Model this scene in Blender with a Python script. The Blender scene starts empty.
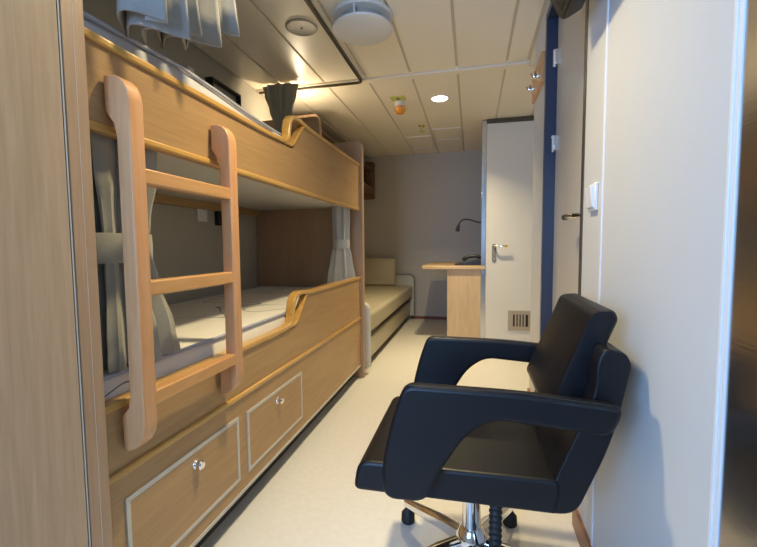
import bpy, bmesh, math, random
from mathutils import Vector, Matrix
random.seed(4)
S = bpy.context.scene
COL = S.collection
PI = math.pi

# ------------------------------------------------------------------ materials
def new_mat(name):
    m = bpy.data.materials.new(name); m.use_nodes = True
    nt = m.node_tree
    return m, nt, nt.nodes['Principled BSDF']

def plain(name, col, rough=.5, metal=0., spec=.5, bump=0., bscale=200., var=0., vscale=3., coat=0.):
    m, nt, b = new_mat(name)
    b.inputs['Base Color'].default_value = (*col, 1)
    b.inputs['Roughness'].default_value = rough
    b.inputs['Metallic'].default_value = metal
    b.inputs['Specular IOR Level'].default_value = spec
    b.inputs['Coat Weight'].default_value = coat
    tc = nt.nodes.new('ShaderNodeTexCoord')
    if var:
        n = nt.nodes.new('ShaderNodeTexNoise'); n.inputs['Scale'].default_value = vscale; n.inputs['Detail'].default_value = 6
        nt.links.new(tc.outputs['Object'], n.inputs['Vector'])
        r = nt.nodes.new('ShaderNodeValToRGB')
        r.color_ramp.elements[0].position = .3; r.color_ramp.elements[1].position = .7
        r.color_ramp.elements[0].color = (*[c * (1 - var) for c in col], 1)
        r.color_ramp.elements[1].color = (*[min(1, c * (1 + var)) for c in col], 1)
        nt.links.new(n.outputs['Fac'], r.inputs['Fac']); nt.links.new(r.outputs['Color'], b.inputs['Base Color'])
    if bump:
        n = nt.nodes.new('ShaderNodeTexNoise'); n.inputs['Scale'].default_value = bscale; n.inputs['Detail'].default_value = 3
        nt.links.new(tc.outputs['Object'], n.inputs['Vector'])
        bp = nt.nodes.new('ShaderNodeBump'); bp.inputs['Strength'].default_value = bump; bp.inputs['Distance'].default_value = .002
        nt.links.new(n.outputs['Fac'], bp.inputs['Height']); nt.links.new(bp.outputs['Normal'], b.inputs['Normal'])
    return m

def wood(name, c1, c2, axis='Z', rough=.45, dens=45., coat=0., bump=.15):
    m, nt, b = new_mat(name)
    tc = nt.nodes.new('ShaderNodeTexCoord'); mp = nt.nodes.new('ShaderNodeMapping')
    sc = [dens] * 3; sc['XYZ'.index(axis)] = 5.
    mp.inputs['Scale'].default_value = sc
    nt.links.new(tc.outputs['Object'], mp.inputs['Vector'])
    n = nt.nodes.new('ShaderNodeTexNoise'); n.inputs['Scale'].default_value = 1.; n.inputs['Detail'].default_value = 7
    n.inputs['Roughness'].default_value = .62; n.inputs['Distortion'].default_value = .6
    nt.links.new(mp.outputs['Vector'], n.inputs['Vector'])
    mp2 = nt.nodes.new('ShaderNodeMapping'); s2 = [6.] * 3; s2['XYZ'.index(axis)] = .8
    mp2.inputs['Scale'].default_value = s2
    nt.links.new(tc.outputs['Object'], mp2.inputs['Vector'])
    n2 = nt.nodes.new('ShaderNodeTexNoise'); n2.inputs['Scale'].default_value = 1.; n2.inputs['Detail'].default_value = 3; n2.inputs['Distortion'].default_value = 1.5
    nt.links.new(mp2.outputs['Vector'], n2.inputs['Vector'])
    mx = nt.nodes.new('ShaderNodeMath'); mx.operation = 'MULTIPLY_ADD'; mx.inputs[1].default_value = .35
    sc1 = nt.nodes.new('ShaderNodeMath'); sc1.operation = 'MULTIPLY'; sc1.inputs[1].default_value = .65
    nt.links.new(n.outputs['Fac'], sc1.inputs[0])
    nt.links.new(n2.outputs['Fac'], mx.inputs[0]); nt.links.new(sc1.outputs[0], mx.inputs[2])
    r = nt.nodes.new('ShaderNodeValToRGB')
    r.color_ramp.elements[0].position = .36; r.color_ramp.elements[0].color = (*c2, 1)
    r.color_ramp.elements[1].position = .62; r.color_ramp.elements[1].color = (*c1, 1)
    nt.links.new(mx.outputs[0], r.inputs['Fac']); nt.links.new(r.outputs['Color'], b.inputs['Base Color'])
    b.inputs['Roughness'].default_value = rough; b.inputs['Coat Weight'].default_value = coat; b.inputs['Coat Roughness'].default_value = .25
    bp = nt.nodes.new('ShaderNodeBump'); bp.inputs['Strength'].default_value = bump; bp.inputs['Distance'].default_value = .001
    nt.links.new(n.outputs['Fac'], bp.inputs['Height']); nt.links.new(bp.outputs['Normal'], b.inputs['Normal'])
    return m

def brushed(name, col, rough=.3, axis='Y', dens=300.):
    m, nt, b = new_mat(name)
    b.inputs['Base Color'].default_value = (*col, 1); b.inputs['Metallic'].default_value = 1; b.inputs['Roughness'].default_value = rough
    tc = nt.nodes.new('ShaderNodeTexCoord'); mp = nt.nodes.new('ShaderNodeMapping')
    sc = [dens] * 3; sc['XYZ'.index(axis)] = 2.
    mp.inputs['Scale'].default_value = sc
    n = nt.nodes.new('ShaderNodeTexNoise'); n.inputs['Scale'].default_value = 1.; n.inputs['Detail'].default_value = 2
    nt.links.new(tc.outputs['Object'], mp.inputs['Vector']); nt.links.new(mp.outputs['Vector'], n.inputs['Vector'])
    bp = nt.nodes.new('ShaderNodeBump'); bp.inputs['Strength'].default_value = .12; bp.inputs['Distance'].default_value = .001
    nt.links.new(n.outputs['Fac'], bp.inputs['Height']); nt.links.new(bp.outputs['Normal'], b.inputs['Normal'])
    return m

def emit(name, col, strength):
    m, nt, b = new_mat(name)
    b.inputs['Base Color'].default_value = (*col, 1)
    b.inputs['Emission Color'].default_value = (*col, 1); b.inputs['Emission Strength'].default_value = strength
    return m

def mattress_mat(name, base, line, side_quilt=False):
    m, nt, b = new_mat(name)
    tc = nt.nodes.new('ShaderNodeTexCoord')
    n = nt.nodes.new('ShaderNodeTexNoise'); n.inputs['Scale'].default_value = 3.2; n.inputs['Detail'].default_value = .6; n.inputs['Distortion'].default_value = .5
    nt.links.new(tc.outputs['Object'], n.inputs['Vector'])
    a = nt.nodes.new('ShaderNodeMath'); a.operation = 'SUBTRACT'; a.inputs[1].default_value = .5
    ab = nt.nodes.new('ShaderNodeMath'); ab.operation = 'ABSOLUTE'
    mr = nt.nodes.new('ShaderNodeMapRange'); mr.inputs['From Min'].default_value = .002; mr.inputs['From Max'].default_value = .009
    nt.links.new(n.outputs['Fac'], a.inputs[0]); nt.links.new(a.outputs[0], ab.inputs[0]); nt.links.new(ab.outputs[0], mr.inputs['Value'])
    mix = nt.nodes.new('ShaderNodeMix'); mix.data_type = 'RGBA'
    mix.inputs[6].default_value = (*line, 1); mix.inputs[7].default_value = (*base, 1)
    nt.links.new(mr.outputs['Result'], mix.inputs[0]); nt.links.new(mix.outputs[2], b.inputs['Base Color'])
    b.inputs['Roughness'].default_value = .85
    v = nt.nodes.new('ShaderNodeTexVoronoi'); v.inputs['Scale'].default_value = 16; v.feature = 'SMOOTH_F1'
    nt.links.new(tc.outputs['Object'], v.inputs['Vector'])
    ad = nt.nodes.new('ShaderNodeMath'); ad.operation = 'MULTIPLY_ADD'; ad.inputs[1].default_value = -1.2
    nt.links.new(v.outputs['Distance'], ad.inputs[0]); nt.links.new(mr.outputs['Result'], ad.inputs[2])
    bp = nt.nodes.new('ShaderNodeBump'); bp.inputs['Strength'].default_value = .5; bp.inputs['Distance'].default_value = .006
    nt.links.new(ad.outputs[0], bp.inputs['Height']); nt.links.new(bp.outputs['Normal'], b.inputs['Normal'])
    return m

def fabric(name, c1, c2):
    m, nt, b = new_mat(name)
    tc = nt.nodes.new('ShaderNodeTexCoord')
    n = nt.nodes.new('ShaderNodeTexNoise'); n.inputs['Scale'].default_value = 420; n.inputs['Detail'].default_value = 2
    nt.links.new(tc.outputs['Object'], n.inputs['Vector'])
    r = nt.nodes.new('ShaderNodeValToRGB'); r.color_ramp.elements[0].color = (*c2, 1); r.color_ramp.elements[1].color = (*c1, 1)
    nt.links.new(n.outputs['Fac'], r.inputs['Fac']); nt.links.new(r.outputs['Color'], b.inputs['Base Color'])
    b.inputs['Roughness'].default_value = .7; b.inputs['Sheen Weight'].default_value = .3
    return m

OAK1, OAK2 = (.45, .28, .125), (.37, .22, .092)
M = dict(
    oak_y=wood('oak_laminate_long', OAK1, OAK2, 'Y', .42, 110),
    oak_z=wood('oak_laminate_upright', (.42, .28, .175), (.345, .225, .135), 'Z', .45, 110),
    oak_wardrobe=wood('oak_laminate_wardrobe', (.49, .355, .235), (.40, .285, .18), 'Z', .5, 100),
    trim=wood('honey_lacquered_edge', (.62, .37, .10), (.50, .27, .06), 'Y', .28, 50, .4),
    beech_z=wood('beech_upright', (.68, .365, .175), (.57, .275, .115), 'Z', .38, 55, .2),
    beech_y=wood('beech_rung', (.64, .35, .14), (.54, .265, .085), 'Y', .36, 55, .2),
    birch=wood('pale_birch_laminate', (.62, .45, .27), (.52, .36, .20), 'Z', .45, 40),
    birch_y=wood('pale_birch_top', (.60, .43, .25), (.50, .34, .18), 'X', .4, 40),
    walnut=wood('brown_shelf_wood', (.22, .13, .07), (.15, .085, .045), 'Y', .45, 40),
    panel_line=plain('pale_inlay', (.52, .50, .45), .4),
    white_lam=plain('off_white_laminate', (.66, .64, .59), .42, var=.02),
    wall_white=plain('white_wall_panel', (.63, .635, .63), .5, var=.015, vscale=2, spec=.35),
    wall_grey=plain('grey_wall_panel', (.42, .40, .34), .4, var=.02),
    wall_far=plain('pale_grey_far_panel', (.50, .475, .43), .45, var=.02),
    bead=plain('white_plastic_bead', (.78, .78, .80), .35),
    ceiling=plain('cream_metal_ceiling', (.90, .83, .69), .40, spec=.6, var=.015, vscale=1.5),
    ceil_gap=plain('ceiling_groove', (.66, .60, .49), .5),
    rail=plain('bronze_rail', (.10, .085, .06), .35, .6),
    floor=plain('speckled_vinyl_floor', (.72, .69, .62), .36, var=.035, vscale=45, bump=.05, bscale=400),
    kick=plain('dark_plinth', (.055, .045, .035), .6),
    skirting=wood('red_brown_skirting', (.36, .15, .06), (.26, .10, .04), 'Y', .4, 30),
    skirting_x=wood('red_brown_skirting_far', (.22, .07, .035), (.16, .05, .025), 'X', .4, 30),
    leather=plain('black_leather', (.005, .005, .007), .42, spec=.33, bump=.12, bscale=500),
    chrome=plain('chrome', (.82, .82, .82), .08, 1.),
    black=plain('black_plastic', (.012, .012, .013), .4, bump=.03),
    rubber=plain('black_rubber', (.010, .010, .010), .6),
    steel=brushed('brushed_steel', (.50, .48, .46), .24, 'Y'),
    steel_v=brushed('polished_steel_post', (.62, .61, .59), .18, 'Z'),
    blue=plain('dark_blue_paint', (.030, .042, .078), .35, var=.03),
    door=plain('light_grey_door', (.57, .53, .46), .36, var=.015),
    bath_door=plain('white_door', (.68, .655, .60), .36, var=.015),
    grille=plain('grille_metal', (.44, .38, .30), .35, .5),
    dark=plain('dark_slot', (.02, .018, .015), .7),
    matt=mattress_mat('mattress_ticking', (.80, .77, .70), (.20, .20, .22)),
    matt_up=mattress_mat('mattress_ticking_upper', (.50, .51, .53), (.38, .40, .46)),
    piping=plain('blue_grey_piping', (.40, .43, .52), .8),
    curtain=fabric('grey_curtain_cloth', (.37, .355, .28), (.26, .25, .20)), curtain_mid=fabric('slate_curtain_cloth', (.33, .315, .28), (.24, .23, .21)),
    curtain_pale=fabric('pale_grey_curtain_cloth', (.50, .50, .48), (.38, .38, .37)),
    sofa=plain('olive_beige_leather', (.40, .36, .26), .42, bump=.06, bscale=300, var=.03),
    sofa_edge=plain('grey_piping_leather', (.22, .21, .18), .45),
    sofa_pale=plain('pale_sofa_side', (.52, .52, .48), .45, var=.02),
    plastic=plain('white_plastic', (.78, .77, .74), .35),
    speaker=plain('grey_perforated_cover', (.46, .43, .37), .5, bump=.3, bscale=900),
    yellow=plain('yellow_plate', (.52, .58, .14), .4),
    orange=plain('amber_beacon', (.75, .30, .03), .2, spec=.6, coat=.5),
    brass=plain('brass', (.75, .55, .15), .25, 1.),
    navy=plain('navy_print', (.02, .05, .22), .6),
    lamp_on=emit('lit_diffuser', (1., .93, .78), 14.),
    lamp_warm=emit('lit_warm_diffuser', (1., .80, .50), 10.),
)
def glass_pane():
    m, nt, b = new_mat('window_pane')
    out = nt.nodes['Material Output']
    t = nt.nodes.new('ShaderNodeBsdfTransparent'); g = nt.nodes.new('ShaderNodeBsdfGlossy'); g.inputs['Roughness'].default_value = .03
    mx = nt.nodes.new('ShaderNodeMixShader'); mx.inputs[0].default_value = .06
    nt.links.new(t.outputs[0], mx.inputs[1]); nt.links.new(g.outputs[0], mx.inputs[2]); nt.links.new(mx.outputs[0], out.inputs['Surface'])
    return m
M['pane'] = glass_pane()

# ------------------------------------------------------------------ mesh building
class MB:
    def __init__(s): s.bm = bmesh.new()
    def box(s, x0, x1, y0, y1, z0, z1):
        v = [s.bm.verts.new((x, y, z)) for x in (x0, x1) for y in (y0, y1) for z in (z0, z1)]
        for f in ((0, 1, 3, 2), (4, 6, 7, 5), (0, 4, 5, 1), (2, 3, 7, 6), (0, 2, 6, 4), (1, 5, 7, 3)):
            s.bm.faces.new([v[i] for i in f])
        return s
    def prism(s, pts, axis, a, b):
        # pts in the plane of the two other axes (in XYZ order), extruded from a to b along axis
        def mk(p, t):
            if axis == 'X': return (t, p[0], p[1])
            if axis == 'Y': return (p[0], t, p[1])
            return (p[0], p[1], t)
        va = [s.bm.verts.new(mk(p, a)) for p in pts]; vb = [s.bm.verts.new(mk(p, b)) for p in pts]
        n = len(pts)
        s.bm.faces.new(va); s.bm.faces.new(vb[::-1])
        for i in range(n):
            j = (i + 1) % n
            s.bm.faces.new((va[i], vb[i], vb[j], va[j]))
        return s
    def ring_sweep(s, rings, close=True, caps=True):
        vs = [[s.bm.verts.new(p) for p in r] for r in rings]
        n = len(vs[0])
        for a, b in zip(vs, vs[1:]):
            for i in range(n if close else n - 1):
                j = (i + 1) % n
                s.bm.faces.new((a[i], a[j], b[j], b[i]))
        if caps and close:
            s.bm.faces.new(vs[0][::-1]); s.bm.faces.new(vs[-1])
        return s
    def tube(s, path, r, n=12, up=None):
        P = [Vector(p) for p in path]; rs = r if isinstance(r, (list, tuple)) else [r] * len(P)
        rings = []; prev = None
        for i, p in enumerate(P):
            t = (P[min(i + 1, len(P) - 1)] - P[max(i - 1, 0)]).normalized()
            if prev is None:
                a = Vector((0, 0, 1)) if abs(t.z) < .9 else Vector((1, 0, 0))
                u = t.cross(a).normalized()
            else:
                u = (prev - t * prev.dot(t)).normalized()
            prev = u; w = t.cross(u)
            rings.append([p + (u * math.cos(2 * PI * k / n) + w * math.sin(2 * PI * k / n)) * rs[i] for k in range(n)])
        return s.ring_sweep(rings)
    def strip(s, path, normal, w, h):
        # rectangular section swept along a path lying in a plane with the given normal; w along the normal, h across
        N = Vector(normal).normalized(); P = [Vector(p) for p in path]; rings = []
        for i, p in enumerate(P):
            t = (P[min(i + 1, len(P) - 1)] - P[max(i - 1, 0)]).normalized(); c = t.cross(N)
            rings.append([p + N * (w / 2) + c * (h / 2), p + N * (w / 2) - c * (h / 2), p - N * (w / 2) - c * (h / 2), p - N * (w / 2) + c * (h / 2)])
        return s.ring_sweep(rings)
    def lathe(s, prof, c, axis='Z', n=32):
        rings = []
        for r, t in prof:
            ring = []
            for k in range(n):
                a = 2 * PI * k / n; u, v = r * math.cos(a), r * math.sin(a)
                if axis == 'Z': ring.append((c[0] + u, c[1] + v, c[2] + t))
                elif axis == 'X': ring.append((c[0] + t, c[1] + u, c[2] + v))
                else: ring.append((c[0] + u, c[1] + t, c[2] + v))
            rings.append(ring)
        return s.ring_sweep(rings)
    def build(s, name, mat, parent=None, bevel=0., seg=2, smooth=True, subsurf=0):
        root = parent
        while root is not None and root.parent is not None: root = root.parent
        off = Vector(root['base']) if root is not None and 'base' in root else Vector((0, 0, 0))
        bmesh.ops.recalc_face_normals(s.bm, faces=s.bm.faces)
        for v in s.bm.verts: v.co -= off
        me = bpy.data.meshes.new(name); s.bm.to_mesh(me); s.bm.free()
        o = bpy.data.objects.new(name, me); COL.objects.link(o)
        me.materials.append(M[mat] if isinstance(mat, str) else mat)
        if parent is not None: o.parent = parent
        if bevel:
            b = o.modifiers.new('bevel', 'BEVEL'); b.width = bevel; b.segments = seg; b.limit_method = 'ANGLE'; b.angle_limit = math.radians(40)
        if subsurf:
            b = o.modifiers.new('sub', 'SUBSURF'); b.levels = subsurf; b.render_levels = subsurf
        if smooth:
            for p in me.polygons: p.use_smooth = True
            try: me.set_sharp_from_angle(angle=math.radians(38))
            except Exception: pass
        return o

def box(*a): return MB().box(*a)
def tag(o, label, cat, group=None):
    o['label'] = label; o['category'] = cat
    if group: o['group'] = group
    return o
def thing(name, base, label, cat, group=None):
    o = bpy.data.objects.new(name, None); COL.objects.link(o)
    o.location = base; o['base'] = list(base); o.empty_display_size = .1
    return tag(o, label, cat, group)
def struct(o): o['kind'] = 'structure'; return o
def arc(cx, cy, r, a0, a1, n=6):
    return [(cx + r * math.cos(math.radians(a0 + (a1 - a0) * k / n)), cy + r * math.sin(math.radians(a0 + (a1 - a0) * k / n))) for k in range(n + 1)]

# ------------------------------------------------------------------ dimensions
H = 2.05            # ceiling
XL, XR = -1.53, .338
YR, YF = -1.05, 5.0
XE = 1.30           # far right side of the recess by the bathroom
XB = -.75           # face of the bunk

# ------------------------------------------------------------------ room shell
struct(box(XL - .1, XE + .1, YR - .1, YF + .1, -.08, 0).build('floor', 'floor', smooth=False))
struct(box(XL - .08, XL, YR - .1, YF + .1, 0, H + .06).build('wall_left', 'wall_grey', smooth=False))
b = MB()
for x0, x1 in ((XL, -.419), (-.415, .115)): b.box(x0, x1, YF, YF + .06, 0, H + .06)
b.box(-.43, -.40, YF + .004, YF + .06, 0, H + .06)
b.box(.115, XE, YF, YF + .06, 0, H + .06)
struct(b.build('wall_far', 'wall_far', smooth=False))
# rear wall with its daylight window
b = MB(); wx0, wx1, wz0, wz1 = -1.25, -.35, .75, 1.70
b.box(XL, wx0, YR - .06, YR, 0, H + .06); b.box(wx1, XE, YR - .06, YR, 0, H + .06)
b.box(wx0, wx1, YR - .06, YR, 0, wz0); b.box(wx0, wx1, YR - .06, YR, wz1, H + .06)
struct(b.build('wall_rear', 'wall_white', smooth=False))
w = MB()
for a in ((wx0, wx0 + .03, wz0, wz1), (wx1 - .03, wx1, wz0, wz1), (wx0 + .03, wx1 - .03, wz0, wz0 + .03), (wx0 + .03, wx1 - .03, wz1 - .03, wz1)):
    w.box(a[0], a[1], YR - .05, YR + .01, a[2], a[3])
w = struct(w.build('window_1', 'plastic', bevel=.004))
box(wx0 + .03, wx1 - .03, YR - .035, YR - .03, wz0 + .03, wz1 - .03).build('pane', 'pane', w, smooth=False)
# right wall: panels, door opening, end by the bathroom recess
DY0, DY1, DZ = 1.40, 2.08, 1.975
b = MB()
b.box(XR, XR + .10, .6445, 1.188, 0, H + .06)
b.box(XR, XR + .10, 1.192, DY0 - .025, 0, H + .06)
b.box(XR + .003, XR + .10, 1.18, 1.20, 0, H + .06)
b.box(XR, XR + .10, DY0 - .025, DY1 + .03, DZ + .03, H + .06)
b.box(XR, XR + .10, DY1 + .03, 2.47, 0, H + .06)
b.box(XR + .10, XE, 2.40, 2.47, 0, H + .06)
struct(b.build('wall_right', 'wall_white', smooth=False))
struct(box(XR, XR + .10, YR, .624, 0, H + .06).build('wall_right_near', 'steel', smooth=False))
struct(box(XE, XE + .06, 2.40, YF, 0, H + .06).build('wall_recess', 'wall_white', smooth=False))
b = MB(); b.box(XR - .003, XR + .05, .638, .6445, 0, H); b.box(XR - .0025, XR + .05, .625, .6305, 0, H); b.box(XR - .0005, XR + .05, .6305, .638, 0, H)
struct(b.build('trim_1', 'bead', bevel=.001))
struct(box(XR - .003, XR + .01, 1.180, 1.191, 0, H).build('trim_2', 'bead', bevel=.0015))
# bathroom box: side wall and front
b = MB(); b.box(.12, .17, 3.862, YF, 0, H + .06); b.box(.16, XE, 3.84, 3.90, DZ + .04, H + .06); b.box(.78, XE, 3.80, 3.86, 0, H + .06)
struct(b.build('wall_bathroom', 'wall_far', smooth=False))
# ceiling panels and grooves
b = MB()
xs = [XL, -1.3, -1.0, -.7, -.4, -.1, .2, XR - .012]
def strips(xs, y0, y1):
    for a, c in zip(xs, xs[1:]): b.box(a + .007, c - .007, y0, y1, H, H + .03)
strips(xs, YR, 2.684); strips([XL, -1.3, -1.0, -.7, -.4, -.1, .2, .5, .8, 1.1, XE], 2.766, YF); strips([.334, .5, .8, 1.1, XE], 2.475, 2.755)
b.box(-.395, -.105, 4.02, 4.024, H - .0005, H + .01)
struct(b.build('ceiling', 'ceiling', bevel=.003, seg=2))
struct(box(XL - .08, XE + .1, YR - .1, YF + .1, H + .009, H + .09).build('ceiling_backing', 'ceil_gap', smooth=False))
b = MB(); b.box(XL, XR, 2.692, 2.758, H - .010, H + .03)
for x in (-.7, -.4, -.1, .2): b.box(x - .011, x + .011, 2.672, 2.705, H - .003, H + .02)
struct(b.build('trim_3', 'ceiling', bevel=.006, seg=3))
# baseboards
struct(box(XR - .010, XR + .01, .65, DY0 - .03, 0, .07).build('baseboard_right', 'skirting', bevel=.002))
struct(box(XR - .010, XR + .01, DY1 + .04, 2.475, 0, .07).build('baseboard_right_end', 'skirting', bevel=.002))
struct(box(-.75, .115, YF - .012, YF + .01, 0, .035).build('baseboard_far', 'skirting_x', bevel=.002))

# entry door
d = MB()
d.box(XR - .004, XR + .055, DY1, DY1 + .035, 0, DZ + .035)
d.box(XR - .004, XR + .055, DY0, DY1, DZ, DZ + .035)
d = struct(d.build('door_1', 'blue', bevel=.002))
box(XR + .045, XR + .085, DY0 + .004, DY1 - .004, .01, DZ - .004).build('door_leaf', 'door', d, .002)
box(XR - .003, XR + .055, DY0 - .026, DY0, 0, DZ + .035).build('frame_edge', 'rail', d, .001)
for z in (1.785, 1.395):
    h = MB(); h.tube([(XR + .030, DY1 - .016, z - .04), (XR + .030, DY1 - .016, z + .04)], .008, 12)
    h.box(XR + .03, XR + .046, DY1 - .04, DY1 - .002, z - .034, z + .034)
    h.build('hinge', 'chrome', d, .001)
h = MB(); h.lathe([(.024, 0), (.024, .008)], (XR + .037, 1.50, 1.02), 'X', 20)
h.tube([(XR + .045, 1.50, 1.02), (XR - .005, 1.50, 1.02), (XR - .008, 1.51, 1.02), (XR - .008, 1.565, 1.02)], .009, 12)
h = h.build('door_handle', 'chrome', d)
MB().tube([(XR - .008, 1.565, 1.02), (XR - .008, 1.60, 1.02)], .0105, 12).build('grip_end', 'black', h)

# bathroom door with steel post and ventilation grille
d = MB(); d.box(.080, .124, 3.795, 3.86, 0, DZ + .06)
d = struct(d.build('door_2', 'steel_v', bevel=.004))
box(.122, .78, 3.795, 3.85, DZ + .035, DZ + .072).build('lintel', 'rail', d, .002)
box(.124, .775, 3.80, 3.84, .03, DZ + .033).build('door_leaf', 'bath_door', d, .002)
box(.122, .78, 3.785, 3.86, 0, .028).build('threshold', 'bath_door', d, .003)
pl = MB(); pl.prism(arc(.196, .915, .019, 0, 180) + arc(.196, .785, .019, 180, 360), 'Y', 3.793, 3.801)
pl.build('lock_plate', 'sofa_edge', d, .002)
MB().lathe([(.010, 0), (.010, -.006)], (.196, 3.793, .79), 'Y', 16).build('lock_cylinder', 'chrome', d)
h = MB().tube([(.196, 3.80, .912), (.196, 3.752, .912), (.206, 3.745, .912), (.285, 3.745, .912)], .0095, 12).build('door_handle', 'chrome', d)
MB().tube([(.285, 3.745, .912), (.310, 3.745, .912)], .0105, 12).build('grip_end', 'brass', h)
g = MB(); gx0, gx1, gz0, gz1 = .325, .545, .145, .325
for a in ((gx0, gx1, gz0, gz0 + .035), (gx0, gx1, gz1 - .035, gz1), (gx0, gx0 + .045, gz0 + .035, gz1 - .035), (gx1 - .045, gx1, gz0 + .035, gz1 - .035)):
    g.box(a[0], a[1], 3.788, 3.801, a[2], a[3])
for k in range(4):
    x = gx0 + .045 + .026 * (k + 1) - .004
    g.box(x - .008, x + .008, 3.790, 3.801, gz0 + .035, gz1 - .035)
g = g.build('vent_grille', 'grille', d, .0015)
box(gx0 + .04, gx1 - .04, 3.797, 3.80, gz0 + .03, gz1 - .03).build('slot', 'dark', g, smooth=False)

# ------------------------------------------------------------------ wardrobe
t = thing('wardrobe', (-1.1, .38, 0), 'tall oak wardrobe at the left edge, its plain side filling the near foreground', 'wardrobe')
box(-1.50, -.728, .17, .5968, .06, 2.045).build('body', 'oak_wardrobe', t, smooth=False)
box(-.7300, -.7274, .5990, .6012, .06, 2.045).build('edge_band', 'panel_line', t, smooth=False)
box(-.760, -.7292, .5968, .6035, .06, 2.045).build('joint', 'dark', t, smooth=False)
box(-1.48, -.76, .19, .59, 0, .06).build('plinth', 'kick', t, smooth=False)

# ------------------------------------------------------------------ bunk bed
BY0, BY1 = .65, 2.645
bunk = thing('bunk_bed', (-1.13, 1.65, 0), 'built-in oak bunk bed of two berths with honey coloured edge trim', 'bunk bed')
# end boards
MB().prism([(XL + .004, 0), (-.728, 0), ] + arc(-.758, 1.60, .03, 0, 90) + [(XL + .004, 1.63)], 'Y', .604, BY0).build('end_board', 'oak_z', bunk, .0015)
box(-.7290, -.7276, .6262, .6272, .10, 1.59).build('edge_band', 'panel_line', bunk, smooth=False)
pts = [(XL + .004, 0), (-.728, 0)] + arc(-.758, 1.595, .03, 0, 90) + [(-1.02, 1.625)] + arc(-1.06, 1.785, .03, 0, 90) + [(XL + .004, 1.815)]
MB().prism(pts, 'Y', BY1, 2.69).build('end_board', 'oak_z', bunk, .003)
# lower front: plinth, drawer base, coaming with raised foot end
box(XL + .01, -.81, BY0, BY1, 0, .10).build('plinth', 'kick', bunk, smooth=False)
T = .022
box(XB - T, XB, BY0, BY1, .098, .425).build('base_panel', 'oak_y', bunk, .002)
box(XB - T - .001, XB + .003, BY0, BY1, .088, .100).build('bottom_edge', 'panel_line', bunk, .001)
def coaming(z0, zl, zr):
    p = [(BY0, z0), (BY1, z0), (BY1, zr), (1.76, zr)]
    p += [(1.735, zr - .006), (1.72, zr - .02), (1.625, zl + .012), (1.605, zl)] + [(BY0, zl)]
    return MB().prism(p, 'X', XB - T, XB)
coaming(.430, .572, .70).build('lower_coaming', 'oak_y', bunk, .002)
coaming(1.165, 1.338, 1.462).build('upper_coaming', 'oak_y', bunk, .002)
def top_trim(zl, zr):
    x = XB - T / 2
    p = [(BY0, zl), (1.0, zl), (1.40, zl), (1.52, zl + .004)]
    p += [(1.558, zl + .012), (1.576, zl + .034), (1.582, zr - .055), (1.592, zr - .022), (1.615, zr), (1.655, zr + .009), (1.70, zr + .007), (1.78, zr)]
    p += [(2.2, zr), (BY1, zr)]
    m = MB().strip([(x, a, b) for a, b in p], (1, 0, 0), T + .016, .018)
    q = [(1.535, zl + .002), (1.60, zl + .004), (1.625, zl + .016), (1.715, zr - .018), (1.735, zr - .004), (1.775, zr)]
    m.strip([(x, a, b) for a, b in q], (1, 0, 0), T + .012, .014)
    return m
top_trim(.580, .706).build('grab_rail_trim', 'trim', bunk, .004)
top_trim(1.346, 1.468).build('grab_rail_trim', 'trim', bunk, .004)
box(XB - T - .002, XB + .008, BY0, BY1, .417, .434).build('middle_trim', 'trim', bunk, .005)
box(XB - T - .002, XB + .006, BY0, BY1, 1.160, 1.178).build('bottom_trim', 'trim', bunk, .005)
box(XB - .006, XB + .006, BY1 - .016, BY1 - .002, 1.178, 1.468).build('end_trim', 'trim', bunk, .003)
box(XL + .006, XB - T, BY0, BY1, 1.185, 1.215).build('upper_berth_base', 'white_lam', bunk, smooth=False)
box(XL + .006, XB - T, BY0, BY1, .440, .470).build('lower_berth_base', 'white_lam', bunk, smooth=False)
box(XL + .004, XL + .035, BY0, BY1, 1.140, 1.185).build('wall_ledger', 'oak_y', bunk, .002)
def drawer(y0, y1, z0, z1, ky, kz):
    d = box(XB - .004, XB + .003, y0, y1, z0, z1).build('drawer', 'oak_y', bunk, .001)
    f = MB(); w = .0115
    for a in ((y0 - w, y1 + w, z0 - w, z0), (y0 - w, y1 + w, z1, z1 + w), (y0 - w, y0, z0, z1), (y1, y1 + w, z0, z1)):
        f.box(XB - .004, XB + .0045, *a)
    f.build('drawer_edging', 'panel_line', d, .0008)
    MB().lathe([(.015, 0), (.0145, .003), (.0115, .006), (.0115, .009), (.0135, .013), (.013, .018), (.009, .022), (.001, .023)], (XB + .003, ky, kz), 'X', 20).build('knob', 'chrome', d)
drawer(.715, 1.135, .155, .350, .936, .315)
drawer(1.21, 1.64, .155, .345, 1.42, .312)

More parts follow.
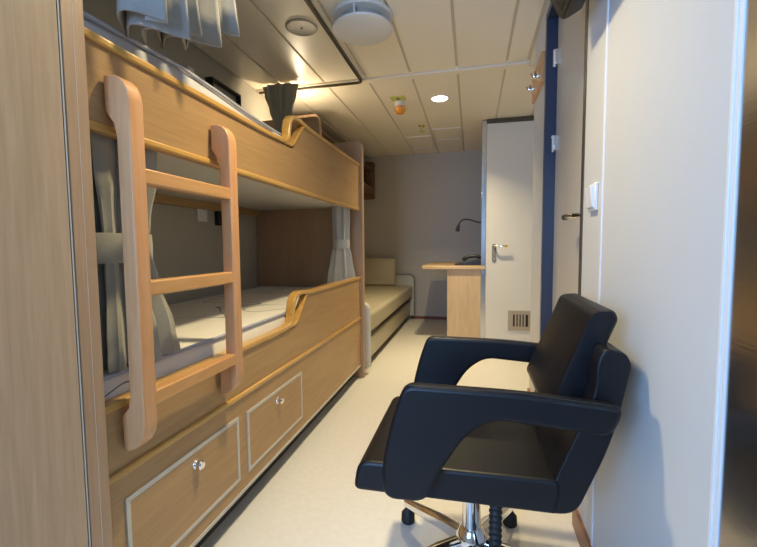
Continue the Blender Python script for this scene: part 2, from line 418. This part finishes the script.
# mattresses
def mattress(name, z0, z1, mat, label, pm='piping', dz=lambda y: 0.):
    t = thing(name, (-1.14, 1.65, z0), label, 'mattress')
    x0, x1, y0, y1 = -1.49, XB - T - .014, .665, 2.625
    m = MB(); nx, ny = 10, 36
    # rounded body with a softly uneven top
    zs = [z0, z0 + .02, (z0 + z1) / 2, z1 - .018, z1]
    rings = []
    for k, (z, ins) in enumerate(zip(zs, (.012, 0, -.004, 0, .012))):
        loop = []
        for i in range(nx): loop.append((x0 + ins + (x1 - x0 - 2 * ins) * i / nx, y0 + ins))
        for j in range(ny): loop.append((x1 - ins, y0 + ins + (y1 - y0 - 2 * ins) * j / ny))
        for i in range(nx): loop.append((x1 - ins - (x1 - x0 - 2 * ins) * i / nx, y1 - ins))
        for j in range(ny): loop.append((x0 + ins, y1 - ins - (y1 - y0 - 2 * ins) * j / ny))
        rings.append([(a + (.005 * math.sin(b * 55) if k == 2 and abs(a - x1) < .02 else 0), b, z + (dz(b) if k > 2 else dz(b) * .5 if k == 2 else 0)) for a, b in loop])
    m.ring_sweep(rings)
    body = m.build('body', mat, t)
    for zz in (z1 - .002, z0 + .022):
        m = MB(); pts = [(x0, y0), (x1, y0), (x1, y1), (x0, y1), (x0, y0)]; path = []
        for (a, b), (c, d) in zip(pts, pts[1:]):
            for k in range(12): path.append((a + (c - a) * k / 12, b + (d - b) * k / 12, zz + (dz(b + (d - b) * k / 12) if zz > z1 - .01 else 0)))
        path.append((x0, y0, zz + (dz(y0) if zz > z1 - .01 else 0)))
        m.tube(path, .0055, 8); m.build('piping', pm, t)
    return t
mattress('mattress', .472, .636, 'matt', 'quilted cream mattress on the lower berth with dark curling stitch lines')
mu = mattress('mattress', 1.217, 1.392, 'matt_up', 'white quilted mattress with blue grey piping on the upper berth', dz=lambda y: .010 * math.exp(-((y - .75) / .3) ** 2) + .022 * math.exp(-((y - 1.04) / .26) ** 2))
x1 = XB - T - .008
tg = box(x1 - .004, x1, 1.50, 1.585, 1.352, 1.382).build('care_tag', 'plastic', mu, smooth=False)
q = MB(); q.box(x1, x1 + .0008, 1.515, 1.53, 1.358, 1.376); q.box(x1, x1 + .0008, 1.54, 1.575, 1.362, 1.371)
q.build('tag_print', 'navy', tg, smooth=False)

# ladder
t = thing('ladder', (-.70, .90, .47), 'light beech three-rung ladder hooked on the front of the bunk bed', 'ladder')
def post(y0, y1):
    xb, xf = -.718, -.684           # free back, front
    p = [(XB + .006, 1.276), (-.722, 1.276), (-.708, 1.271), (-.695, 1.259), (-.687, 1.242), (xf, 1.224), (xf, .535), (-.688, .512), (-.700, .492), (-.715, .480), (XB + .012, .474)]
    p += [(XB + .009, .50), (XB + .009, .555), (xb - .006, .572), (xb, .60), (xb, 1.15), (xb - .006, 1.178), (XB + .006, 1.205)]
    return MB().prism(p, 'Y', y0, y1)
post(.700, .738).build('post', 'beech_z', t, .0025, 2)
post(1.048, 1.086).build('post', 'beech_z', t, .0025, 2)
for z in (1.092, .848, .602):
    box(-.717, -.686, .735, 1.055, z - .034, z).build('rung', 'beech_y', t, .004, 2)

# curtains
def bundle(name, cx, cy, prof, mat, label, n=9, tie=None, amp=.18, ex=1., ey=1., seedv=0, group=None):
    t = thing(name, (cx, cy, prof[-1][1]), label, 'curtain', group)
    rnd = random.Random(seedv); ph = [rnd.uniform(0, 6.28) for _ in range(6)]
    rings = []; N = n * 10
    # refine the profile
    fine = []
    for (r0, z0), (r1, z1) in zip(prof, prof[1:]):
        for k in range(8):
            s = k / 8; e = s * s * (3 - 2 * s); fine.append((r0 + (r1 - r0) * e, z0 + (z1 - z0) * s))
    fine.append(prof[-1])
    for r, z in fine:
        ring = []
        for k in range(N):
            a = 2 * PI * k / N
            fold = math.sin(n * a + ph[0] + .8 * math.sin(3 * z + ph[1]))
            fold = math.copysign(abs(fold) ** .7, fold) + .35 * math.sin(2 * n * a + ph[2] + 2 * z) + .4 * math.sin(2 * a + ph[3] + 4 * z)
            rr = r * (1 + amp * fold)
            ring.append((cx + rr * ex * math.cos(a), cy + rr * ey * math.sin(a), z))
        rings.append(ring)
    MB().ring_sweep(rings).build('cloth', mat, t)
    if tie:
        rt, z0, z1 = tie; rings = []
        for r, z in ((rt * .985, z0), (rt, z0 + .004), (rt * 1.01, (z0 + z1) / 2), (rt, z1 - .004), (rt * .985, z1)):
            rings.append([(cx + r * ex * math.cos(2 * PI * k / 40), cy + r * ey * math.sin(2 * PI * k / 40), z) for k in range(40)])
        MB().ring_sweep(rings).build('tieback', mat, t)
    return t
bundle('curtain', -.852, .805, [(.082, 1.183), (.080, 1.10), (.064, .98), (.058, .93), (.070, .84), (.092, .70), (.098, .642)], 'curtain',
       'dark grey tied-back curtain behind the ladder at the near end of the lower berth', 10, (.077, .885, .955), .27, .8, 1.35, 3)
bundle('curtain', -.846, 2.545, [(.052, 1.183), (.050, 1.10), (.046, 1.0), (.044, .935), (.058, .84), (.074, .72), (.078, .642)], 'curtain_pale',
       'pale blue-grey tied-back curtain at the foot end of the lower berth', 7, (.055, .905, .965), .17, 1., 1., 8)
bundle('curtain', -1.285, 2.60, [(.112, 2.02), (.100, 1.96), (.075, 1.86), (.050, 1.76), (.045, 1.70)], 'curtain',
       'dark grey gathered curtain hanging under the ceiling above the foot of the upper berth', 9, None, .14, 1., .42, 5)

# hanging upper berth curtain, lifted at the hem
t = thing('curtain', (-.745, .95, 1.45), 'blue-grey short curtain hanging in folds in front of the upper berth at the top left', 'curtain')
m = MB(); nf = 5; NU = 200; rows = []
for iz in range(9):
    s = iz / 8
    row = []
    for k in range(NU + 1):
        u = k / NU; ph = 2 * PI * nf * u
        hem = 1.392 + .095 * u + .06 * u ** 4 + .012 * math.sin(ph * .5 + 1)
        z = hem + (2.015 - hem) * s
        tri = math.asin(.97 * math.sin(ph + .9)) / (PI / 2)
        gath = 1 - .22 * s
        y = .900 + (u - .5) * .34 * gath + .034 * math.sin(2 * ph + .4) * (1 - .3 * s) - .015 * s
        x = -.722 + .088 * tri * (1 - .35 * s) + .012 * math.sin(3.1 * u * PI)
        row.append((x, y, z))
    rows.append(row)
m.ring_sweep(rows, close=False, caps=False)
o = m.build('cloth', 'curtain_mid', t)
sd = o.modifiers.new('solid', 'SOLIDIFY'); sd.thickness = .004

# curtain rail on the ceiling
t = thing('curtain_rail', (-.745, 1.7, 2.03), 'dark bronze curtain rail turning a corner on the ceiling above the upper berth', 'rail')
p = [(-.738, .66), (-.738, 2.68)] + [(-.738 - .03 + .03 * math.cos(a), 2.68 + .03 * math.sin(a)) for a in (PI / 6, PI / 3, PI / 2)] + [(XL + .02, 2.71)]
MB().strip([(a, c, 2.038) for a, c in p], (0, 0, 1), .022, .016).build('track', 'rail', t, .002)
for y in (1.0, 1.5, 2.0, 2.5): box(-.745, -.731, y - .01, y + .01, 2.044, 2.0499).build('bracket', 'rail', t, .001)

# ------------------------------------------------------------------ berth fittings on the left wall
t = thing('reading_light', (XL, 2.22, 1.86), 'black framed reading light box on the wall above the upper mattress', 'lamp')
b = MB(); y0, y1, z0, z1 = 2.12, 2.42, 1.835, 1.915
for a in ((y0, y1, z1 - .014, z1), (y0, y1, z0, z0 + .014), (y0, y0 + .014, z0 + .014, z1 - .014), (y1 - .014, y1, z0 + .014, z1 - .014)):
    b.box(XL, XL + .05, *a)
b.build('housing', 'black', t, .003)
box(XL, XL + .02, y0 + .014, y1 - .014, z0 + .014, z1 - .014).build('back_plate', 'wall_grey', t, smooth=False)
t = thing('wall_switch', (XL, 1.99, 1.89), 'tiny white switch on the wall above the upper mattress, left of the black light box', 'switch')
box(XL, XL + .012, 1.965, 2.015, 1.865, 1.915).build('plate', 'plastic', t, .003)
box(XL + .010, XL + .016, 1.980, 2.000, 1.877, 1.903).build('rocker', 'bead', t, .002)
t = thing('wall_socket', (XL, 2.04, 1.11), 'square white wall socket inside the lower berth, left of the black lamp', 'socket')
box(XL, XL + .010, 2.00, 2.085, 1.070, 1.155).build('plate', 'plastic', t, .003)
MB().lathe([(.022, 0), (.022, .003), (.017, .003), (.016, .001)], (XL + .010, 2.0425, 1.1125), 'X', 20).build('insert', 'bead', t)
t = thing('reading_light', (XL, 2.2, 1.11), 'small black reading light on the lower berth wall, half hidden behind the ladder', 'lamp')
box(XL, XL + .03, 2.165, 2.235, 1.055, 1.155).build('mount', 'black', t, .004)
MB().tube([(XL + .03, 2.20, 1.12), (XL + .075, 2.22, 1.125), (XL + .085, 2.27, 1.12)], [.012, .014, .022], 12).build('lamp_head', 'black', t)
t = thing('berth_light', (-1.24, 2.69, 1.76), 'small lit lamp on the far side of the upper berth end board, under the ceiling', 'lamp')
box(-1.29, -1.19, 2.69, 2.71, 1.72, 1.80).build('mount', 'plastic', t, .004)
MB().lathe([(.03, 0), (.036, .015), (.036, .045), (.028, .05)], (-1.24, 2.748, 1.745), 'Z', 20).build('diffuser', 'lamp_warm', t)

# ------------------------------------------------------------------ ceiling fittings
t = thing('ceiling_vent', (-.52, 1.93, H), 'large round white air diffuser on the ceiling', 'vent')
cx, cy = -.535, 1.985
MB().lathe([(.150, 0), (.152, -.008), (.146, -.014), (.10, -.016)], (cx, cy, H), 'Z', 48).build('ceiling_ring', 'plastic', t)
MB().lathe([(.145, 0), (.150, -.006), (.148, -.012), (.13, -.017), (.001, -.020)], (cx, cy, H - .056), 'Z', 48).build('cover_disc', 'plastic', t)
MB().lathe([(.105, 0), (.105, -.042)], (cx, cy, H - .015), 'Z', 32).build('throat', 'speaker', t)
for k in range(3):
    a = .5 + 2 * PI * k / 3
    MB().tube([(cx + .135 * math.cos(a), cy + .135 * math.sin(a), H - .012), (cx + .135 * math.cos(a), cy + .135 * math.sin(a), H - .058)], .005, 8).build('spacer', 'plastic', t)
t = thing('ceiling_speaker', (-.86, 2.0, H), 'small round grey loudspeaker flush in the ceiling beside the curtain rail', 'speaker')
MB().lathe([(.082, 0), (.082, -.004), (.074, -.008), (.070, -.006), (.001, -.006)], (-.865, 2.0, H), 'Z', 40).build('cover', 'speaker', t)
MB().lathe([(.006, 0), (.005, -.004), (.001, -.005)], (-.865, 2.0, H - .006), 'Z', 12).build('screw', 'sofa_edge', t)
def downlight(x, y, label):
    t = thing('downlight', (x, y, H), label, 'lamp', 'recessed ceiling downlights')
    MB().lathe([(.072, 0), (.074, -.004), (.066, -.008), (.058, -.004)], (x, y, H), 'Z', 36).build('bezel', 'plastic', t)
    MB().lathe([(.060, 0), (.055, -.004), (.001, -.006)], (x, y, H - .003), 'Z', 36).build('diffuser', 'lamp_on', t)
    L = bpy.data.lights.new('downlight_lamp', 'AREA'); L.shape = 'DISK'; L.size = .10; L.color = (1., .81, .47); L.spread = math.radians(118)
    o = bpy.data.objects.new('downlight_lamp', L); COL.objects.link(o); o.location = (x, y, H - .014)
    return L
L1 = downlight(-.25, 3.18, 'lit round downlight in the ceiling between the bunk bed and the desk')
L2 = downlight(-.27, 1.12, 'lit round downlight in the ceiling straight above the black chair')
t = thing('alarm_beacon', (-.56, 3.19, H), 'amber alarm beacon on a yellow plate on the ceiling', 'alarm')
MB().lathe([(.044, 0), (.044, -.032), (.036, -.036)], (-.56, 3.19, H - .001), 'Z', 28).build('base', 'plastic', t)
MB().lathe([(.036, 0), (.044, -.012), (.042, -.032), (.028, -.052), (.001, -.060)], (-.56, 3.19, H - .035), 'Z', 28).build('lens', 'orange', t)
pl = box(-.615, -.505, 3.055, 3.140, H - .006, H).build('plate', 'yellow', t, smooth=False)
q = MB(); q.box(-.572, -.548, 3.078, 3.118, H - .007, H - .006); q.build('plate_mark', 'walnut', pl, smooth=False)
t = thing('sprinkler_head', (-.47, 3.85, H), 'small brass sprinkler head on the ceiling behind the amber beacon', 'sprinkler')
MB().lathe([(.030, 0), (.028, -.006), (.012, -.010), (.010, -.022)], (-.47, 3.85, H), 'Z', 20).build('escutcheon', 'brass', t)
MB().lathe([(.006, -.020), (.006, -.048), (.026, -.049), (.026, -.054)], (-.47, 3.85, H), 'Z', 16).build('deflector', 'yellow', t)
def hatch(x0, x1, y0, y1, label):
    t = thing('access_hatch', ((x0 + x1) / 2, (y0 + y1) / 2, H), label, 'hatch', 'ceiling access hatches')
    b = MB(); w = .016
    for a in ((x0, x1, y0, y0 + w), (x0, x1, y1 - w, y1), (x0, x0 + w, y0 + w, y1 - w), (x1 - w, x1, y0 + w, y1 - w)): b.box(*a, H - .009, H)
    b.build('frame', 'plastic', t, .002)
    box(x0 + w + .004, x1 - w - .004, y0 + w + .004, y1 - w - .004, H - .003, H).build('lid', 'ceiling', t, .001)
hatch(-.685, -.415, 4.20, 4.72, 'flat cream ceiling hatch nearer the left wall')
hatch(-.385, -.115, 3.98, 4.40, 'flat cream ceiling hatch nearer the bathroom door')

# ------------------------------------------------------------------ right wall fittings
t = thing('coat_rack', (XR, 2.3, 1.78), 'wooden coat rack board with steel hooks on the wall past the blue door frame', 'coat rack')
box(XR - .016, XR, 2.145, 2.462, 1.715, 1.862).build('board', 'beech_y', t, .003)
for y in (2.225, 2.40):
    h = MB()
    h.lathe([(.022, 0), (.022, -.005)], (XR - .016, y, 1.775), 'X', 18)
    h.tube([(XR - .018, y, 1.775), (XR - .030, y, 1.770), (XR - .038, y, 1.774), (XR - .040, y, 1.784)], .010, 10)
    h.lathe([(.001, .012), (.013, .008), (.016, 0), (.011, -.008)], (XR - .040, y, 1.788), 'Z', 14)
    h.build('hook', 'chrome', t)
t = thing('light_switch', (XR, 1.27, 1.05), 'white rocker light switch on the wall beside the entry door', 'switch')
box(XR - .010, XR, 1.222, 1.292, 1.015, 1.092).build('plate', 'plastic', t, .003)
MB().prism([(XR - .009, 1.024), (XR - .014, 1.024), (XR - .020, 1.084), (XR - .009, 1.084)], 'Y', 1.230, 1.284).build('rocker', 'bead', t, .002)
# television tilted down on the wall
t = thing('television', (XR, 1.0, 1.75), 'black television tilted down on the right wall, only its rounded lower corner in view', 'television')
ang = math.radians(28); u = Vector((-math.sin(ang), 0, math.cos(ang))); nrm = Vector((math.cos(ang), 0, math.sin(ang)))
tip = Vector((.252, 0, 1.558))
def tvp(a, d): p = tip + u * a + nrm * d; return (p.x, p.z)
m = MB()
rings = []
def tvring(y, grow):
    pr = [(.0 + grow, .008), (.0 + grow, .050), (.02 + grow, .072), (.34 - grow, .072), (.36 - grow, .050), (.36 - grow, .008), (.352 - grow, .0), (.008 + grow, .0)]
    return [(tvp(a, d)[0], y, tvp(a, d)[1]) for a, d in pr]
m.ring_sweep([tvring(.70, .02), tvring(.71, .006), tvring(.73, 0), tvring(1.27, 0), tvring(1.29, .006), tvring(1.298, .02)])
m.build('housing', 'black', t, .003)
m = MB(); m.ring_sweep([[(tvp(a, d)[0], y, tvp(a, d)[1]) for a, d in ((.025, -.0012), (.335, -.0012), (.335, .002), (.025, .002))] for y in (.735, 1.265)])
m.build('screen', 'rubber', t, smooth=False)
m = MB(); c = tvp(.18, .07)
m.tube([(c[0], 1.0, c[1]), (XR, 1.0, c[1] + .03)], .02, 12); m.box(XR - .012, XR, .93, 1.07, c[1] - .05, c[1] + .11)
m.build('wall_bracket', 'rail', t, .003)

# ------------------------------------------------------------------ desk end of the cabin
t = thing('desk', (-.17, 4.15, 0), 'pale birch desk with a solid side panel in the corner beside the bathroom', 'desk')
MB().prism([(.117, 3.77)] + [(-.44, 3.77), (-.455, 3.775), (-.462, 3.79)] + [(-.462, 4.72), (.117, 4.72)], 'Z', .700, .731).build('desktop', 'birch_y', t, .004)
box(-.225, .112, 3.80, 4.66, 0, .700).build('pedestal', 'birch', t, .003)
t = thing('desk_lamp', (.118, 4.1, 1.13), 'black gooseneck reading lamp fixed to the wall over the desk', 'lamp')
box(.090, .1185, 4.06, 4.14, 1.065, 1.195).build('wall_mount', 'black', t, .006)
P = [(.09, 4.1, 1.145), (.05, 4.1, 1.150), (.0, 4.1, 1.168), (-.05, 4.1, 1.182), (-.09, 4.1, 1.178), (-.118, 4.1, 1.155), (-.132, 4.1, 1.125)]
MB().tube(P, .0075, 10).build('gooseneck', 'rubber', t)
MB().tube([(-.130, 4.1, 1.130), (-.136, 4.1, 1.105), (-.146, 4.1, 1.062)], [.010, .018, .021], 14).build('lamp_head', 'black', t)
t = thing('telephone', (-.03, 4.02, .731), 'black desk telephone with its handset lying on the birch desk', 'telephone')
MB().prism([(-.165, .731), (.095, .731), (.095, .775), (.06, .785), (-.06, .762), (-.165, .740)], 'Y', 3.93, 4.10).build('base', 'black', t, .004)
MB().tube([(-.085, 3.985, .775), (-.07, 3.985, .795), (-.03, 3.985, .812), (.02, 3.985, .818), (.06, 3.985, .815), (.085, 3.985, .80)], [.016, .021, .016, .015, .019, .016], 12).build('handset', 'black', t)
box(.082, .112, 4.12, 4.15, .731, .775).build('x', 'plastic').name = 'small_box'
tag(bpy.data.objects['small_box'], 'tiny white box on the desk behind the telephone', 'box')
# sofa
t = thing('sofa', (-1.13, 3.85, 0), 'olive beige upholstered sofa bench beyond the bunk bed, under the wall shelf', 'sofa')
box(-1.50, -.80, 2.76, 4.94, 0, .07).build('plinth', 'kick', t, smooth=False)
box(-1.51, -.745, 2.78, 4.92, .07, .235).build('base', 'sofa', t, .01)
box(-1.51, -.715, 2.79, 4.91, .285, .432).build('seat_cushion', 'sofa', t, .03, 4)
box(-1.50, -.76, 2.79, 4.91, .235, .285).build('seat_frame', 'kick', t, .004)
MB().prism([(-1.51, .05), (-.708, .05)] + arc(-.758, .47, .05, 0, 90) + [(-1.51, .52)], 'Y', 2.715, 2.785).build('armrest', 'sofa_pale', t, .012, 3)
ar = MB().prism([(-1.51, .05), (-.690, .05)] + arc(-.76, .50, .07, 0, 90) + [(-1.51, .57)], 'Y', 4.92, 4.975).build('armrest', 'sofa_pale', t, .006, 3)
MB().tube([(-.692, 4.918, .06), (-.692, 4.918, .50)] + [(a, 4.918, b) for a, b in arc(-.76, .50, .068, 0, 90)][1:] + [(-1.45, 4.918, .568)], .009, 8).build('piping', 'sofa_edge', ar)
box(-1.51, -1.36, 2.80, 4.78, .432, .76).build('back_cushion', 'sofa', t, .03, 4)
def pad(m, cx, cz, w, h, yb, th):
    rings = []
    for d, g in ((0, -.02), (.015, 0), (th * .5, .006), (th - .015, 0), (th, -.02)):
        pts = []
        for a0, sx, sz in ((0, 1, 1), (90, -1, 1), (180, -1, -1), (270, 1, -1)):
            for x, z in arc(cx + sx * (w / 2 - .03), cz + sz * (h / 2 - .03), .03 + g, a0, a0 + 90, 5): pts.append((x, yb - d + (z - cz) * .12, z))
        rings.append(pts)
    return m.ring_sweep(rings)
c = thing('cushion', (-1.12, 4.85, .432), 'square olive cushion propped against the far end of the sofa', 'cushion')
pad(MB(), -1.135, .604, .44, .335, 4.885, .09).build('pad', 'sofa', c)
MB().tube([(-.918, 4.812, .445), (-.915, 4.835, .60), (-.922, 4.862, .745), (-.95, 4.864, .757), (-1.32, 4.864, .757)], .008, 8).build('piping', 'sofa_edge', c)
# shelf over the sofa
t = thing('wall_shelf', (XL, 3.8, 1.5), 'brown open wall shelf high above the sofa', 'shelf')
ys0, ys1 = 3.02, 4.90
for y in (ys0, ys1 - .03):
    MB().prism([(XL, 1.50)] + arc(-1.21, 1.53, .03, -90, 0) + arc(-1.21, 1.93, .03, 0, 90) + [(XL, 1.96)], 'Y', y, y + .03).build('side_panel', 'walnut', t, .003)
box(XL, -1.20, ys0 + .03, ys1 - .03, 1.575, 1.595).build('shelf_board', 'walnut', t, .002)
box(-1.205, -1.19, ys0 + .03, ys1 - .03, 1.595, 1.640).build('front_lip', 'walnut', t, .002)
box(XL, -1.20, ys0 + .03, ys1 - .03, 1.85, 1.87).build('shelf_board', 'walnut', t, .002)
box(XL, XL + .015, ys0 + .03, ys1 - .03, 1.50, 1.96).build('back_panel', 'walnut', t, smooth=False)

# ------------------------------------------------------------------ the black chair
ch = thing('salon_chair', (-.02, 1.05, 0), 'black leather swivel armchair on a chrome five-star base against the white wall', 'chair')
def rnd_poly(pts, r, n=5):
    out = []; N = len(pts)
    for i, p in enumerate(pts):
        a, b, c = Vector(pts[i - 1]), Vector(p), Vector(pts[(i + 1) % N])
        rr = r[i] if isinstance(r, (list, tuple)) else r
        d1, d2 = (a - b), (c - b); l1, l2 = d1.length, d2.length
        rr = min(rr, l1 * .45, l2 * .45)
        p1, p2 = b + d1 * (rr / l1), b + d2 * (rr / l2)
        for k in range(n + 1):
            s = k / n; out.append(tuple(p1 * (1 - s) ** 2 + b * 2 * s * (1 - s) + p2 * s * s))
    return out
# seat
MB().prism(rnd_poly([(-.256, .375), (.172, .379), (.176, .450), (-.245, .444)], [.018, .01, .02, .03]), 'Y', .826, 1.232).build('seat', 'leather', ch, .012, 3)
# arms: a broad front flap turning into a horizontal rail
prof = rnd_poly([(-.134, .636), (-.158, .570), (-.182, .470), (-.180, .386), (-.088, .390), (-.066, .448), (-.012, .538), (.042, .578), (.255, .564), (.276, .622), (.09, .635)],
                [.022, .06, .06, .03, .03, .06, .06, .05, .025, .022, .05])
for y0, y1 in ((.790, .822), (1.236, 1.268)):
    a = MB().prism(prof, 'Y', y0, y1).build('armrest', 'leather', ch, .009, 3)
    yy = y0 + .0055
    MB().tube([(-.127, yy, .6345), (.09, yy, .6345), (.266, yy, .6225)], .0016, 6).build('seam', 'rubber', a)
# slanted support behind the backrest
sup = rnd_poly([(.140, .376), (.206, .380), (.268, .538), (.298, .690), (.287, .714), (.248, .722), (.236, .69), (.236, .640), (.214, .574), (.165, .447)],
               [.01, .03, .06, .03, .012, .02, .02, .04, .05, .02])
MB().prism(sup, 'Y', .832, 1.226).build('back_support', 'leather', ch, .010, 3)
# backrest pad, leaning
bp = rnd_poly([(.150, .558), (.194, .534), (.293, .768), (.284, .787), (.244, .784)], [.02, .02, .015, .012, .016])
m = MB(); rings = []
for y, g in ((.888, .80), (.892, .93), (.90, 1.), (1.045, 1.), (1.19, 1.), (1.198, .93), (1.202, .80)):
    cxp = sum(p[0] for p in bp) / len(bp); czp = sum(p[1] for p in bp) / len(bp)
    rings.append([(cxp + (p[0] - cxp) * (1 - (1 - g) * .8), y, czp + (p[1] - czp) * (1 - (1 - g) * .12)) for p in bp])
m.ring_sweep(rings); m.build('backrest', 'leather', ch, .004, 2)
for y in (.98, 1.11):
    MB().box(.200, .255, y - .02, y + .02, .60, .635).build('back_bracket', 'black', ch, .003)
# base
hx, hy = .004, 1.07
MB().lathe([(.024, .10), (.024, .30), (.032, .302), (.032, .345), (.06, .36), (.06, .376)], (hx, hy, 0), 'Z', 28).build('gas_column', 'chrome', ch)
MB().lathe([(.030, .085), (.042, .095), (.042, .135), (.030, .155), (.026, .160)], (hx, hy, 0), 'Z', 28).build('hub', 'chrome', ch)
for k in range(5):
    a = math.radians(64 + 72 * k); dx, dy = math.cos(a), math.sin(a); px, py = -dy, dx; rings = []
    for s, w, z0, z1 in ((.03, .017, .095, .135), (.10, .017, .088, .124), (.20, .015, .070, .098), (.295, .012, .052, .074)):
        rings.append([(hx + dx * s + px * w, hy + dy * s + py * w, z0), (hx + dx * s + px * w, hy + dy * s + py * w, z1 - .006), (hx + dx * s + px * w * .5, hy + dy * s + py * w * .5, z1),
                      (hx + dx * s - px * w * .5, hy + dy * s - py * w * .5, z1), (hx + dx * s - px * w, hy + dy * s - py * w, z1 - .006), (hx + dx * s - px * w, hy + dy * s - py * w, z0)])
    lg = MB().ring_sweep(rings).build('base_leg', 'chrome', ch, .002)
    MB().lathe([(.020, 0), (.023, .004), (.022, .030), (.012, .042), (.006, .056)], (hx + dx * .285, hy + dy * .285, 0), 'Z', 20).build('glide', 'rubber', lg)
# foot pump with rubber bellows
m = MB(); path = []; rr = []
for k in range(33):
    path.append((.062, .985, .372 - .245 * k / 32)); rr.append(.013 if k % 2 else .0165)
m.tube(path, rr, 14); fp = m.build('pump_bellows', 'rubber', ch)
m = MB(); m.box(.038, .084, .93, 1.03, .112, .126); m.tube([(.062, .985, .128), (.05, 1.02, .12), (.02, 1.06, .12)], .009, 8)
m.build('pedal', 'black', fp, .004)

# ------------------------------------------------------------------ light
L1.energy = 18; L2.energy = 13
def area(name, loc, size, size_y, energy, col, direction):
    L = bpy.data.lights.new(name, 'AREA'); L.shape = 'RECTANGLE'; L.size = size; L.size_y = size_y; L.energy = energy; L.color = col
    o = bpy.data.objects.new(name, L); COL.objects.link(o); o.location = loc
    o.rotation_euler = Vector(direction).to_track_quat('-Z', 'Y').to_euler()
    return o
area('window_daylight', ((wx0 + wx1) / 2, YR - .08, (wz0 + wz1) / 2), wx1 - wx0, wz1 - wz0, 80, (.29, .54, 1.), (0, 1, 0))
L = bpy.data.lights.new('berth_light_lamp', 'POINT'); L.energy = 7; L.color = (1., .82, .55); L.shadow_soft_size = .035
o = bpy.data.objects.new('berth_light_lamp', L); COL.objects.link(o); o.location = (-1.24, 2.76, 1.845)
W = bpy.data.worlds.new('world'); S.world = W; W.use_nodes = True
bg = W.node_tree.nodes['Background']; bg.inputs[0].default_value = (.62, .78, 1., 1); bg.inputs[1].default_value = .8

# ------------------------------------------------------------------ camera
f = 400.
Yc = Vector((472. - 378.5, -(245.5 - 273.5), -f)).normalized()
Zc = -Vector((425. - 378.5, -(6000. - 273.5), -f)).normalized()
Zc = (Zc - Yc * Zc.dot(Yc)).normalized(); Xc = Yc.cross(Zc)
R = Matrix((Xc, Yc, Zc))
cam = bpy.data.cameras.new('camera'); cam.sensor_fit = 'HORIZONTAL'; cam.sensor_width = 36; cam.lens = 36 * f / 757; cam.clip_start = .02
co = bpy.data.objects.new('camera', cam); COL.objects.link(co)
co.matrix_world = Matrix.Translation((0, 0, .92)) @ R.to_4x4()
S.camera = co
for ob in bpy.data.objects:
    if 'base' in ob: del ob['base']
S.view_settings.view_transform = 'Standard'; S.view_settings.look = 'None'
S.view_settings.gamma = 1; S.view_settings.use_curve_mapping = False
S.view_settings.exposure = -.12
